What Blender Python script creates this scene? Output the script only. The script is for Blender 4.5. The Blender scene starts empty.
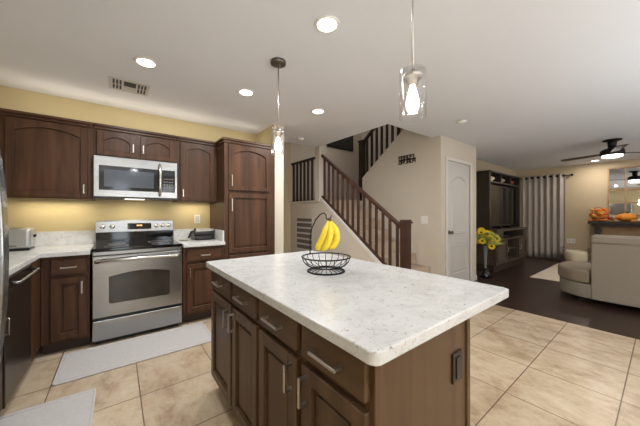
import bpy, bmesh, math, random
from mathutils import Matrix, Vector
random.seed(7)
PI = math.pi
S = bpy.context.scene
COL = S.collection

# ------------------------------------------------------------------ camera, world, exposure
cam = bpy.data.cameras.new('camera')
cam.sensor_fit = 'HORIZONTAL'; cam.sensor_width = 36.0; cam.lens = 36.0 * 265.0 / 640.0
cam.clip_start = 0.02; cam.clip_end = 100
camo = bpy.data.objects.new('camera', cam); COL.objects.link(camo)
camo.location = (0, 0, 1.26); camo.rotation_euler = (PI / 2, 0, math.radians(-37.5))
S.camera = camo
S.view_settings.view_transform = 'Standard'; S.view_settings.look = 'None'
S.view_settings.gamma = 1.0; S.view_settings.use_curve_mapping = False
S.view_settings.exposure = -0.2
W = bpy.data.worlds.new('world'); S.world = W; W.use_nodes = True
W.node_tree.nodes['Background'].inputs[0].default_value = (0.02, 0.025, 0.04, 1)
W.node_tree.nodes['Background'].inputs[1].default_value = 1.0
WARM = (1.0, 0.92, 0.82)
NEUT = (0.94, 0.97, 1.0)
CEIL = 2.5

def lamp(name, kind, loc, energy, color=WARM, size=0.1, size_y=None, rot=(0, 0, 0), spread=None):
    l = bpy.data.lights.new(name, kind); l.energy = energy; l.color = color
    if kind == 'AREA':
        l.shape = 'RECTANGLE' if size_y else 'DISK'
        l.size = size
        if size_y: l.size_y = size_y
        if spread: l.spread = spread
    else:
        l.shadow_soft_size = size
    o = bpy.data.objects.new(name, l); COL.objects.link(o)
    o.location = loc; o.rotation_euler = rot
    return o
# downlights in view, plus unseen ones added behind the camera as fill
E_CAN = 9.5
CANS_VIEW = [(1.095, 1.351), (0.191, 2.596), (1.052, 2.616), (1.942, 2.571)]
CANS_FILL = [(-0.3, -0.6), (1.2, -0.8), (2.8, -1.2), (0.4, -2.2), (2.2, -2.4)]  # unseen downlights added to lift the room's brightness
CANS_LIVING = [(8.946, 1.01), (4.9, -1.6), (8.6, -1.8), (6.6, -2.2)]  # first is in view; the others are added fill out of view
for (x, y), e in zip(CANS_VIEW, (.7, 2.3, 1.7, 2.6)): lamp('downlight_beam', 'AREA', (x, y, CEIL - 0.022), E_CAN * e, NEUT, 0.12)
for i, (x, y) in enumerate(CANS_FILL): lamp('downlight_beam', 'AREA', (x, y, CEIL - 0.022), E_CAN * .9, NEUT, 0.12)
for i, (x, y) in enumerate(CANS_LIVING): lamp('downlight_beam', 'AREA', (x, y, CEIL - 0.022), 12, WARM, 0.12)
# unseen windows added behind the viewer for brightness; narrow pair placed from steel streaks
DAY = (0.80, 0.90, 1.0)
UNSEEN_WINDOWS = [(0.1, 0.42, 9), (1.35, 0.42, 9), (6.6, 1.7, 10)]      # centre x, width, power
for x, w, e in UNSEEN_WINDOWS: lamp('window_daylight', 'AREA', (x, -3.12, 1.45 if w > 1 else 1.15), e if w > 1 else e * 1.3, DAY, w, 1.5 if w > 1 else 2.05, (PI / 2, 0, PI))
# fill uplights added behind the viewer to brighten the ceiling, dressed as torchieres
FILL_TORCH = [(3.2, -1.6), (-0.9, -2.5), (6.4, -2.6), (2.7, -2.8)]
for (x, y), e in zip(FILL_TORCH, (62, 105, 26, 60)): lamp('torchiere_fill', 'AREA', (x, y, 0.72), e, (0.82, 0.91, 1.0), 0.3, None, (PI, 0, 0))
# LED strips on top of the wall cabinets and beneath them
lamp('cabinet_top_strip', 'AREA', (0.1, 3.72, 2.21), 2.6, (1, 0.91, 0.76), 1.8, 0.03, (PI, 0, 0))
lamp('cabinet_top_strip', 'AREA', (1.38, 3.66, 2.21), .7, (1, 0.91, 0.76), 0.6, 0.03, (PI, 0, 0))
lamp('under_cabinet_strip', 'AREA', (-0.5, 3.80, 1.385), 1.9, (1, 0.90, 0.66), 0.5, 0.03)
lamp('under_cabinet_strip', 'AREA', (0.81, 3.80, 1.395), 1.3, (1, 0.90, 0.66), 0.35, 0.03)
lamp('range_hood_lamp', 'AREA', (0.15, 3.70, 1.395), 1.6, (1, 0.90, 0.68), 0.2, 0.08)
lamp('stairwell_fill', 'POINT', (3.7, 4.1, 4.5), 22, NEUT, 0.15)  # unseen fill light added to brighten the stairwell

# ------------------------------------------------------------------ materials
MAT = {}
def nmat(name):
    m = bpy.data.materials.new(name); m.use_nodes = True
    nt = m.node_tree; b = nt.nodes['Principled BSDF']
    MAT[name] = m
    return m, nt, b
def lin(c):
    return tuple(((v / 255) / 12.92 if v / 255 <= 0.04045 else (((v / 255) + 0.055) / 1.055) ** 2.4) for v in c) + (1.0,)
def plain(name, rgb, rough=0.5, metal=0.0, noise=0.06, scale=12, bump=0.0, bscale=None, spec=None, coat=0):
    m, nt, b = nmat(name)
    b.inputs['Roughness'].default_value = rough; b.inputs['Metallic'].default_value = metal
    if spec is not None: b.inputs['Specular IOR Level'].default_value = spec
    if coat: b.inputs['Coat Weight'].default_value = coat
    tc = nt.nodes.new('ShaderNodeTexCoord'); n = nt.nodes.new('ShaderNodeTexNoise')
    n.inputs['Scale'].default_value = scale; n.inputs['Detail'].default_value = 4
    nt.links.new(tc.outputs['Object'], n.inputs['Vector'])
    mx = nt.nodes.new('ShaderNodeMix'); mx.data_type = 'RGBA'
    c = lin(rgb)
    mx.inputs[6].default_value = tuple(v * (1 - noise) for v in c[:3]) + (1,)
    mx.inputs[7].default_value = tuple(min(1, v * (1 + noise)) for v in c[:3]) + (1,)
    nt.links.new(n.outputs['Fac'], mx.inputs[0]); nt.links.new(mx.outputs[2], b.inputs['Base Color'])
    if bump:
        n2 = nt.nodes.new('ShaderNodeTexNoise'); n2.inputs['Scale'].default_value = bscale or scale * 8
        nt.links.new(tc.outputs['Object'], n2.inputs['Vector'])
        bp = nt.nodes.new('ShaderNodeBump'); bp.inputs['Strength'].default_value = bump; bp.inputs['Distance'].default_value = 0.004
        nt.links.new(n2.outputs['Fac'], bp.inputs['Height']); nt.links.new(bp.outputs['Normal'], b.inputs['Normal'])
    return m
def wood(name, dark, light, rough=0.35, axis='Z', scale=1.0, spec=0.5):
    m, nt, b = nmat(name)
    b.inputs['Roughness'].default_value = rough; b.inputs['Specular IOR Level'].default_value = spec
    tc = nt.nodes.new('ShaderNodeTexCoord'); mp = nt.nodes.new('ShaderNodeMapping')
    sc = {'X': (1.2, 18, 18), 'Y': (18, 1.2, 18), 'Z': (18, 18, 1.2)}[axis]
    mp.inputs['Scale'].default_value = tuple(s * scale for s in sc)
    nt.links.new(tc.outputs['Object'], mp.inputs['Vector'])
    n = nt.nodes.new('ShaderNodeTexNoise'); n.inputs['Scale'].default_value = 1.0; n.inputs['Detail'].default_value = 6
    n.inputs['Distortion'].default_value = 0.6
    nt.links.new(mp.outputs[0], n.inputs['Vector'])
    r = nt.nodes.new('ShaderNodeValToRGB')
    r.color_ramp.elements[0].position = 0.3; r.color_ramp.elements[0].color = lin(dark)
    r.color_ramp.elements[1].position = 0.72; r.color_ramp.elements[1].color = lin(light)
    nt.links.new(n.outputs['Fac'], r.inputs[0]); nt.links.new(r.outputs[0], b.inputs['Base Color'])
    return m
def glass(name, tint=(1, 1, 1), rough=0.0):
    m, nt, b = nmat(name)
    b.inputs['Base Color'].default_value = tint + (1,); b.inputs['Roughness'].default_value = rough
    b.inputs['Transmission Weight'].default_value = 1.0; b.inputs['IOR'].default_value = 1.45
    return m
def emit(name, rgb, strength):
    m, nt, b = nmat(name)
    b.inputs['Base Color'].default_value = rgb + (1,); b.inputs['Emission Color'].default_value = rgb + (1,)
    b.inputs['Emission Strength'].default_value = strength
    return m

plain('ceiling_paint', (222, 221, 222), 0.9, noise=0.02, scale=3, bump=0.15, bscale=120)
plain('yellow_paint', (196, 178, 136), 0.85, noise=0.03, scale=4, bump=0.1, bscale=120)
plain('taupe_paint', (202, 190, 174), 0.9, noise=0.03, scale=4, bump=0.1, bscale=120)
plain('tan_paint', (192, 174, 145), 0.9, noise=0.03, scale=4, bump=0.1, bscale=120)
plain('trim_white', (214, 206, 196), 0.5, noise=0.02)
plain('door_white', (198, 192, 186), 0.45, noise=0.02)
wood('cabinet_wood', (60, 39, 26), (88, 60, 41), 0.38, spec=0.22)
wood('cabinet_wood_flat', (60, 39, 26), (88, 60, 41), 0.38, spec=0.22, axis='X')
wood('island_wood', (72, 53, 37), (96, 72, 50), 0.38, spec=0.25)
wood('island_wood_flat', (72, 53, 37), (96, 72, 50), 0.38, spec=0.25, axis='Y')
wood('stair_wood', (50, 29, 19), (76, 46, 31), 0.4)
wood('rail_wood', (50, 29, 19), (76, 46, 31), 0.4, axis='Y')
wood('dark_rail_wood', (32, 20, 15), (48, 31, 23), 0.4)
wood('hutch_wood', (36, 30, 27), (52, 44, 39), 0.4)
wood('media_wood', (58, 48, 42), (80, 68, 58), 0.4, axis='X')
wood('mantel_wood', (34, 26, 22), (52, 40, 32), 0.4, axis='Y')
plain('toe_kick', (50, 33, 22), 0.6)
plain('brushed_nickel', (196, 190, 182), 0.3, 1.0, noise=0.03, scale=60)
plain('canopy_nickel', (120, 114, 108), 0.35, 1.0, noise=0.03, scale=60)
plain('black_plastic', (18, 18, 19), 0.3, noise=0.05)
plain('black_glass', (10, 10, 12), 0.06, noise=0.02)
plain('oven_glass', (58, 52, 46), 0.08, noise=0.25, scale=5)
plain('micro_glass', (64, 70, 78), 0.12, noise=0.12, scale=9)
plain('black_metal', (28, 26, 25), 0.45, 0.6, noise=0.05)
plain('bronze_plate', (46, 34, 27), 0.4, 0.3)
plain('knob_steel', (200, 196, 188), 0.25, 1.0)
plain('mat_fabric', (190, 184, 180), 0.9, noise=0.12, scale=60, bump=0.3, bscale=260)
plain('rug_fabric', (205, 192, 172), 0.95, noise=0.06, scale=40, bump=0.3, bscale=200)
plain('carpet', (182, 162, 142), 0.95, noise=0.12, scale=60, bump=0.5, bscale=250)
plain('sofa_fabric', (142, 131, 117), 0.9, noise=0.07, scale=40, bump=0.3, bscale=300)
plain('sofa_cushion', (136, 122, 104), 0.9, noise=0.07, scale=40, bump=0.3, bscale=300)
plain('curtain_fabric', (172, 163, 154), 0.8, noise=0.05, scale=30)
plain('white_plastic', (226, 222, 214), 0.4, noise=0.01)
plain('grille_paint', (196, 190, 182), 0.5, noise=0.01)
plain('grille_dark', (104, 98, 92), 0.7, noise=0.02)
plain('vent_dark', (58, 55, 52), 0.7, noise=0.02)
plain('lcd', (30, 40, 34), 0.1)
emit('amber_digits', (1.0, 0.55, 0.2), 1.2)
emit('lamp_face', (1.0, 0.96, 0.9), 9.0)
emit('fan_lens', (1.0, 0.95, 0.88), 5.0)
emit('hood_lens', (1.0, 0.9, 0.7), 2.5)
emit('bulb_glow', (1.0, 0.9, 0.74), 9.0)
emit('daylight', (0.93, 0.97, 1.0), 1.2)
def thin_glass(name, tint=(1, 1, 1)):
    m, nt, b = nmat(name); nt.nodes.remove(b)
    out = nt.nodes['Material Output']; tr = nt.nodes.new('ShaderNodeBsdfTransparent'); gl = nt.nodes.new('ShaderNodeBsdfGlossy')
    lw = nt.nodes.new('ShaderNodeLayerWeight'); mx = nt.nodes.new('ShaderNodeMixShader')
    lw.inputs[0].default_value = 0.5; gl.inputs['Roughness'].default_value = 0.03
    tr.inputs[0].default_value = tint + (1,)
    pw = nt.nodes.new('ShaderNodeMath'); pw.operation = 'POWER'; pw.inputs[1].default_value = 3.0
    sc = nt.nodes.new('ShaderNodeMath'); sc.operation = 'MULTIPLY_ADD'; sc.inputs[1].default_value = 0.6; sc.inputs[2].default_value = 0.03
    nt.links.new(lw.outputs['Facing'], pw.inputs[0]); nt.links.new(pw.outputs[0], sc.inputs[0]); nt.links.new(sc.outputs[0], mx.inputs[0]); nt.links.new(tr.outputs[0], mx.inputs[1]); nt.links.new(gl.outputs[0], mx.inputs[2])
    nt.links.new(mx.outputs[0], out.inputs[0])
thin_glass('shade_glass', (0.985, 0.985, 0.985))
plain('vase_glass', (132, 134, 130), 0.1, noise=0.05)
plain('banana_skin', (242, 212, 62), 0.5, noise=0.12, scale=20)
plain('banana_tip', (96, 74, 34), 0.6)
plain('petal', (240, 204, 34), 0.6, noise=0.12, scale=30)
plain('petal_pale', (200, 196, 110), 0.6, noise=0.2, scale=30)
plain('seed_head', (70, 46, 20), 0.9)
plain('leaf_pale', (178, 182, 96), 0.6, noise=0.35, scale=25)
plain('leaf', (86, 104, 62), 0.6, noise=0.25, scale=25)
plain('wicker', (150, 96, 44), 0.8, noise=0.3, scale=50, bump=0.6, bscale=150)
plain('orange_leaf', (222, 118, 28), 0.7, noise=0.3, scale=40)
plain('wheat', (206, 160, 84), 0.8, noise=0.3, scale=40)
plain('pumpkin', (226, 138, 30), 0.5, noise=0.12, scale=10)
plain('red_leaf', (140, 52, 30), 0.7, noise=0.2)
plain('cream_gourd', (226, 206, 170), 0.6)
plain('card_green', (206, 214, 190), 0.7)
plain('stone', (140, 112, 86), 0.85, noise=0.3, scale=9, bump=0.6, bscale=30)
plain('side_grey', (150, 140, 122), 0.8)
plain('basket_cream', (206, 192, 164), 0.9, noise=0.12, scale=40, bump=0.6, bscale=120)
plain('basket_handle', (110, 92, 74), 0.9)
plain('mirror_silver', (235, 235, 235), 0.02, 1.0, noise=0.0)
wood('mirror_frame', (150, 118, 88), (186, 152, 116), 0.5)
plain('ceramic', (170, 150, 132), 0.35, noise=0.2)
plain('art_dark', (40, 42, 42), 0.3, noise=0.4, scale=6)
plain('art_warm', (150, 120, 80), 0.5, noise=0.3, scale=6)
plain('tv_screen', (7, 7, 8), 0.08, noise=0.02, spec=0.25)
plain('dishwasher_front', (62, 52, 46), 0.28, 0.7, noise=0.06)
plain('lid_silver', (190, 190, 190), 0.38, 0.85)

def steel():
    m, nt, b = nmat('stainless')
    b.inputs['Metallic'].default_value = 1.0; b.inputs['Roughness'].default_value = 0.24
    b.inputs['Anisotropic'].default_value = 0.5
    tc = nt.nodes.new('ShaderNodeTexCoord'); mp = nt.nodes.new('ShaderNodeMapping')
    mp.inputs['Scale'].default_value = (1.5, 1.5, 160)
    nt.links.new(tc.outputs['Object'], mp.inputs[0])
    n = nt.nodes.new('ShaderNodeTexNoise'); n.inputs['Scale'].default_value = 1; n.inputs['Detail'].default_value = 3
    nt.links.new(mp.outputs[0], n.inputs['Vector'])
    r = nt.nodes.new('ShaderNodeValToRGB')
    r.color_ramp.elements[0].color = lin((150, 150, 150)); r.color_ramp.elements[1].color = lin((174, 174, 173))
    nt.links.new(n.outputs['Fac'], r.inputs[0]); nt.links.new(r.outputs[0], b.inputs['Base Color'])
steel()
def quartz():
    m, nt, b = nmat('quartz')
    b.inputs['Roughness'].default_value = 0.22
    tc = nt.nodes.new('ShaderNodeTexCoord')
    n = nt.nodes.new('ShaderNodeTexNoise'); n.inputs['Scale'].default_value = 62; n.inputs['Detail'].default_value = 7
    n.inputs['Roughness'].default_value = 0.7; n.inputs['Distortion'].default_value = 1.2
    n2 = nt.nodes.new('ShaderNodeTexNoise'); n2.inputs['Scale'].default_value = 6; n2.inputs['Detail'].default_value = 6
    n2.inputs['Distortion'].default_value = 2.0
    for q in (n, n2): nt.links.new(tc.outputs['Object'], q.inputs['Vector'])
    r = nt.nodes.new('ShaderNodeValToRGB')
    e = r.color_ramp.elements
    e[0].position = 0.33; e[0].color = lin((120, 114, 110)); e[1].position = 0.43; e[1].color = lin((206, 205, 203))
    e2 = e.new(0.395); e2.color = lin((186, 182, 178))
    nt.links.new(n.outputs['Fac'], r.inputs[0])
    r2 = nt.nodes.new('ShaderNodeValToRGB')
    r2.color_ramp.elements[0].position = 0.35; r2.color_ramp.elements[0].color = lin((242, 241, 240))
    r2.color_ramp.elements[1].position = 0.6; r2.color_ramp.elements[1].color = (1, 1, 1, 1)
    nt.links.new(n2.outputs['Fac'], r2.inputs[0])
    mx = nt.nodes.new('ShaderNodeMix'); mx.data_type = 'RGBA'; mx.blend_type = 'MULTIPLY'; mx.inputs[0].default_value = 1
    nt.links.new(r.outputs[0], mx.inputs[6]); nt.links.new(r2.outputs[0], mx.inputs[7])
    nt.links.new(mx.outputs[2], b.inputs['Base Color'])
quartz()
def tile():
    m, nt, b = nmat('floor_tile')
    b.inputs['Roughness'].default_value = 0.32
    tc = nt.nodes.new('ShaderNodeTexCoord'); mp = nt.nodes.new('ShaderNodeMapping')
    mp.inputs['Location'].default_value = (-0.13 + 5.1, -0.18 + 5.05, 0)
    nt.links.new(tc.outputs['Object'], mp.inputs[0])
    br = nt.nodes.new('ShaderNodeTexBrick')
    br.offset = 0; br.offset_frequency = 1; br.squash = 1
    br.inputs['Scale'].default_value = 1; br.inputs['Brick Width'].default_value = 0.51; br.inputs['Row Height'].default_value = 0.505
    br.inputs['Mortar Size'].default_value = 0.0035; br.inputs['Mortar Smooth'].default_value = 0.1
    br.inputs['Color1'].default_value = (0.9, 0.9, 0.9, 1); br.inputs['Color2'].default_value = (1, 1, 1, 1)
    br.inputs['Mortar'].default_value = (0, 0, 0, 1)
    nt.links.new(mp.outputs[0], br.inputs['Vector'])
    mp2 = nt.nodes.new('ShaderNodeMapping'); mp2.inputs['Scale'].default_value = (1.6, 1.0, 1)
    nt.links.new(tc.outputs['Object'], mp2.inputs[0])
    n = nt.nodes.new('ShaderNodeTexNoise'); n.inputs['Scale'].default_value = 3.4; n.inputs['Detail'].default_value = 10
    n.inputs['Roughness'].default_value = 0.76; n.inputs['Distortion'].default_value = 0.25
    nt.links.new(mp2.outputs[0], n.inputs['Vector'])
    r = nt.nodes.new('ShaderNodeValToRGB'); e = r.color_ramp.elements
    e[0].position = 0.33; e[0].color = lin((160, 132, 104)); e[1].position = 0.66; e[1].color = lin((208, 191, 166))
    q = e.new(0.5); q.color = lin((194, 172, 143))
    nt.links.new(n.outputs['Fac'], r.inputs[0])
    mx = nt.nodes.new('ShaderNodeMix'); mx.data_type = 'RGBA'; mx.blend_type = 'MULTIPLY'; mx.inputs[0].default_value = 1
    nt.links.new(r.outputs[0], mx.inputs[6]); nt.links.new(br.outputs['Color'], mx.inputs[7])
    mx2 = nt.nodes.new('ShaderNodeMix'); mx2.data_type = 'RGBA'
    mx2.inputs[7].default_value = lin((104, 82, 62))
    nt.links.new(br.outputs['Fac'], mx2.inputs[0]); nt.links.new(mx.outputs[2], mx2.inputs[6])
    nt.links.new(mx2.outputs[2], b.inputs['Base Color'])
    bp = nt.nodes.new('ShaderNodeBump'); bp.invert = True; bp.inputs['Strength'].default_value = 0.4; bp.inputs['Distance'].default_value = 0.003
    nt.links.new(br.outputs['Fac'], bp.inputs['Height']); nt.links.new(bp.outputs['Normal'], b.inputs['Normal'])
tile()
def planks():
    m, nt, b = nmat('wood_floor')
    b.inputs['Roughness'].default_value = 0.3
    tc = nt.nodes.new('ShaderNodeTexCoord')
    br = nt.nodes.new('ShaderNodeTexBrick'); br.offset = 0.5
    br.inputs['Scale'].default_value = 1; br.inputs['Brick Width'].default_value = 1.2; br.inputs['Row Height'].default_value = 0.12
    br.inputs['Mortar Size'].default_value = 0.0015
    br.inputs['Color1'].default_value = lin((44, 29, 24)); br.inputs['Color2'].default_value = lin((58, 40, 33)); br.inputs['Mortar'].default_value = lin((20, 13, 10))
    nt.links.new(tc.outputs['Object'], br.inputs['Vector']); nt.links.new(br.outputs['Color'], b.inputs['Base Color'])
planks()

# ------------------------------------------------------------------ mesh builder
class MB:
    def __init__(self, M=None):
        self.bm = bmesh.new(); self.M = M or Matrix()
    def _merge(self, b2):
        me = bpy.data.meshes.new('t'); b2.to_mesh(me); b2.free()
        me.transform(self.M); self.bm.from_mesh(me); bpy.data.meshes.remove(me)
    def box(self, x0, x1, y0, y1, z0, z1, bev=0.0, seg=2):
        b = bmesh.new(); bmesh.ops.create_cube(b, size=1)
        for v in b.verts:
            v.co = Vector(((x0 + x1) / 2 + v.co.x * (x1 - x0), (y0 + y1) / 2 + v.co.y * (y1 - y0), (z0 + z1) / 2 + v.co.z * (z1 - z0)))
        if bev: bmesh.ops.bevel(b, geom=list(b.edges), offset=bev, segments=seg, affect='EDGES', profile=0.5)
        self._merge(b); return self
    def prism(self, pts, axis, a, c, bev=0.0, seg=2):
        """polygon in the two axes left over (in order x,y,z), extruded along axis from a to c"""
        b = bmesh.new(); i = 'XYZ'.index(axis)
        def mk(p, t):
            q = list(p); q.insert(i, t); return b.verts.new(q)
        lo = [mk(p, a) for p in pts]; hi = [mk(p, c) for p in pts]
        b.faces.new(lo); b.faces.new(hi); n = len(pts)
        for k in range(n): b.faces.new((lo[k], lo[(k + 1) % n], hi[(k + 1) % n], hi[k]))
        bmesh.ops.recalc_face_normals(b, faces=b.faces)
        if bev: bmesh.ops.bevel(b, geom=list(b.edges), offset=bev, segments=seg, affect='EDGES', profile=0.5)
        self._merge(b); return self
    def lathe(self, prof, c=(0, 0, 0), n=24, axis='Z', cap=True):
        b = bmesh.new(); rings = []
        for r, z in prof:
            if r < 1e-5: rings.append([b.verts.new((0, 0, z))])
            else: rings.append([b.verts.new((r * math.cos(2 * PI * k / n), r * math.sin(2 * PI * k / n), z)) for k in range(n)])
        for A, B in zip(rings, rings[1:]):
            for k in range(n):
                k2 = (k + 1) % n
                if len(A) == 1 and len(B) == 1: continue
                if len(A) == 1: b.faces.new((A[0], B[k], B[k2]))
                elif len(B) == 1: b.faces.new((A[k], A[k2], B[0]))
                else: b.faces.new((A[k], A[k2], B[k2], B[k]))
        if cap:
            for R in (rings[0], rings[-1]):
                if len(R) > 2: b.faces.new(R)
        bmesh.ops.remove_doubles(b, verts=b.verts, dist=1e-6)
        bmesh.ops.recalc_face_normals(b, faces=b.faces)
        R = {'Z': Matrix(), 'X': Matrix.Rotation(PI / 2, 4, 'Y'), 'Y': Matrix.Rotation(-PI / 2, 4, 'X')}[axis]
        b.transform(Matrix.Translation(c) @ R)
        for f in b.faces: f.smooth = True
        self._merge(b); return self
    def cyl(self, c, r, h, axis='Z', n=20, bev=0.0):
        p = [(r, 0), (r, h)] if not bev else [(r - bev, 0), (r, bev), (r, h - bev), (r - bev, h)]
        return self.lathe([(0, p[0][1])] + p + [(0, p[-1][1])], c, n, axis)
    def tube(self, pts, r, n=8, closed=False):
        pts = [Vector(p) for p in pts]; b = bmesh.new(); rings = []; N = len(pts)
        rr = r if isinstance(r, (list, tuple)) else [r] * N
        up = Vector((0, 0, 1)); prev = None
        for i, p in enumerate(pts):
            if closed: t = pts[(i + 1) % N] - pts[i - 1]
            else: t = pts[min(i + 1, N - 1)] - pts[max(i - 1, 0)]
            t.normalize()
            if prev is None:
                a = t.cross(up)
                if a.length < 1e-3: a = t.cross(Vector((1, 0, 0)))
            else:
                a = prev - t * prev.dot(t)
            a.normalize(); prev = a; c = t.cross(a)
            rings.append([b.verts.new(p + (a * math.cos(2 * PI * k / n) + c * math.sin(2 * PI * k / n)) * rr[i]) for k in range(n)])
        M = N if closed else N - 1
        for i in range(M):
            A, B = rings[i], rings[(i + 1) % N]
            for k in range(n): b.faces.new((A[k], A[(k + 1) % n], B[(k + 1) % n], B[k]))
        if not closed:
            b.faces.new(rings[0]); b.faces.new(rings[-1])
        bmesh.ops.recalc_face_normals(b, faces=b.faces)
        for f in b.faces: f.smooth = True
        self._merge(b); return self
    def ball(self, c, rx, ry=None, rz=None, seg=16, rings=10):
        b = bmesh.new(); bmesh.ops.create_uvsphere(b, u_segments=seg, v_segments=rings, radius=1)
        b.transform(Matrix.Translation(c) @ Matrix.Diagonal((rx, ry or rx, rz or rx, 1)))
        for f in b.faces: f.smooth = True
        self._merge(b); return self
    def build(self, name, mat, parent=None, local=False, smooth=False):
        me = bpy.data.meshes.new(name)
        if parent and not local:
            off = Vector((0, 0, 0)); p = parent
            while p: off += p.location; p = p.parent
            bmesh.ops.translate(self.bm, verts=self.bm.verts, vec=-off)
        self.bm.to_mesh(me); self.bm.free()
        me.materials.append(MAT[mat])
        if smooth:
            for f in me.polygons: f.use_smooth = True
        o = bpy.data.objects.new(name, me); COL.objects.link(o)
        if parent: o.parent = parent
        return o
def FR(ox, oy, oz, face):
    """local x = rightwards along the front, y = into the piece, z = up"""
    a = {'-Y': 0, '-X': -PI / 2, '+X': PI / 2, '+Y': PI}[face]
    return Matrix.Translation((ox, oy, oz)) @ Matrix.Rotation(a, 4, 'Z')
def tag(o, label, cat, group=None):
    o['label'] = label; o['category'] = cat
    if group: o['group'] = group
    return o
def thing(name, label, cat, loc, group=None, rz=0):
    o = bpy.data.objects.new(name, None); o.empty_display_size = 0.1; COL.objects.link(o)
    o.location = loc; o.rotation_euler = (0, 0, rz)
    return tag(o, label, cat, group)
def struct(name, mb, mat):
    o = mb.build(name, mat); o['kind'] = 'structure'; return o
def dup(root, loc, label=None, group=None, rz=None):
    r = root.copy(); COL.objects.link(r); r.location = loc
    if rz is not None: r.rotation_euler = (0, 0, rz)
    if label: r['label'] = label
    if group: r['group'] = group
    for ch in list(root.children):
        c = ch.copy(); COL.objects.link(c); c.parent = r
        for g in list(ch.children):
            d = g.copy(); COL.objects.link(d); d.parent = c
    return r

# ------------------------------------------------------------------ structure
XL, YB, YF, XR, YTV = -1.16, 3.93, -3.2, 9.45, 2.65
struct('floor_kitchen', MB().box(XL - .1, 4.12, YF - .1, 5.1, -0.1, 0), 'floor_tile')
struct('floor_living', MB().box(4.12, XR + .1, YF - .1, 2.75, -0.1, 0), 'wood_floor')
c = MB()
c.box(XL - .1, 3.0, YF - .1, 4.03, CEIL, CEIL + .3)
c.box(3.0, XR + .1, YF - .1, 2.35, CEIL, CEIL + .3)
c.box(5.2, XR + .1, 2.35, 2.75, CEIL, CEIL + .3)
struct('ceiling', c, 'ceiling_paint')
struct('ceiling_stairwell', MB().box(1.7, 5.4, 2.2, 5.1, 5.0, 5.1), 'ceiling_paint')
struct('wall_left', MB().box(XL - .1, XL, YF, YB, 0, CEIL), 'yellow_paint')
struct('wall_back', MB().box(XL - .1, 1.745, YB, YB + .1, 0, CEIL), 'yellow_paint')
struct('wall_partition', MB().box(1.745, 1.89, 3.33, 4.98, 0, CEIL), 'yellow_paint')
struct('trim_1', MB().box(1.742, 1.893, 3.32, 3.33, 0, CEIL), 'taupe_paint')
struct('wall_front', MB().box(XL - .1, XR + .1, YF - .1, YF, 0, CEIL), 'taupe_paint')
for n, (x, w, e) in enumerate(UNSEEN_WINDOWS):
    h = w / 2; fr = MB(); zb = .72 if w > 1 else .12
    for (a, b, c0, c1) in ((-h - .06, h + .06, zb - .06, zb), (-h - .06, h + .06, 2.2, 2.26), (-h - .06, -h, zb, 2.2), (h, h + .06, zb, 2.2)):
        fr.box(x + a, x + b, YF + .002, YF + .05, c0, c1, .004)
    wo = struct('window_%d' % (n + 1), fr, 'trim_white')
    MB().box(x - h, x + h, YF + .002, YF + .012, zb, 2.2).build('pane', 'daylight', wo)  # glowing pane of an unseen window, adds soft fill
struct('wall_far', MB().box(XR, XR + .1, YF, YTV + .1, 0, CEIL), 'tan_paint')
struct('wall_media', MB().box(5.4, XR, YTV, YTV + .1, 0, CEIL), 'tan_paint')
struct('wall_closet', MB().box(4.2, 4.29, 2.18, 2.29, 0, CEIL).box(5.14, 5.4, 2.18, 2.29, 0, CEIL).box(4.29, 5.14, 2.18, 2.29, 2.145, CEIL).box(5.3, 5.4, 2.29, 2.65, 0, CEIL), 'taupe_paint')
# wall between the two flights: sloping top
SL = 0.77
struct('wall_stair', MB().prism([(2.18, 0), (3.93, 0), (3.93, 1.96), (2.35, 1.96 + SL * 1.58), (2.35, CEIL), (2.18, CEIL)], 'X', 4.1, 4.2), 'taupe_paint')
# wall beneath the first flight and the landing
def zs(y): return 1.54 + 0.72 * (y - 3.9)
struct('wall_rail', MB().prism([(2.16, 0), (4.98, 0), (4.98, 1.48), (3.9, 1.48), (3.9, zs(3.9)), (2.16, zs(2.16))], 'X', 3.0, 3.1), 'taupe_paint')
struct('wall_column', MB().box(2.975, 3.1, 3.9, 4.03, 1.48, CEIL + .3), 'taupe_paint')
struct('trim_2', MB().prism([(2.16, zs(2.16) - .035), (3.9, zs(3.9) - .035), (3.9, zs(3.9) + .018), (2.16, zs(2.16) + .018)], 'X', 2.985, 3.112), 'trim_white')
struct('trim_3', MB().box(2.985, 3.112, 4.03, 4.98, 1.475, 1.5), 'trim_white')
struct('wall_landing', MB().box(1.7, 5.4, 4.98, 5.08, 0, 5.0), 'taupe_paint')
struct('wall_passage', MB().box(2.84, 2.998, 4.955, 4.98, 0, 5.0), 'tan_paint')
struct('wall_upper', MB().box(5.2, 5.3, 2.4, 4.98, 0, 5.0).box(1.7, 1.8, 4.04, 4.98, CEIL, 5.0).box(3.0, 5.3, 2.25, 2.35, CEIL + .3, 5.0)
       .box(2.9, 3.0, 2.35, 4.03, CEIL + .3, 5.0).box(1.7, 3.0, 4.03, 4.09, CEIL + .3, 5.0), 'taupe_paint')
struct('baseboard_closet', MB().box(4.1, 4.23, 2.165, 2.18, 0, .09, .003).box(5.2, 5.4, 2.165, 2.18, 0, .09, .003), 'trim_white')
struct('baseboard_stair', MB().box(4.085, 4.1, 2.165, 2.2, 0, .09, .003), 'trim_white')
struct('baseboard_far', MB().box(XR - .015, XR, YF, YTV, 0, .09, .003), 'trim_white')
struct('baseboard_media', MB().box(5.4, XR - .015, YTV - .015, YTV, 0, .09, .003), 'trim_white')
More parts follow.
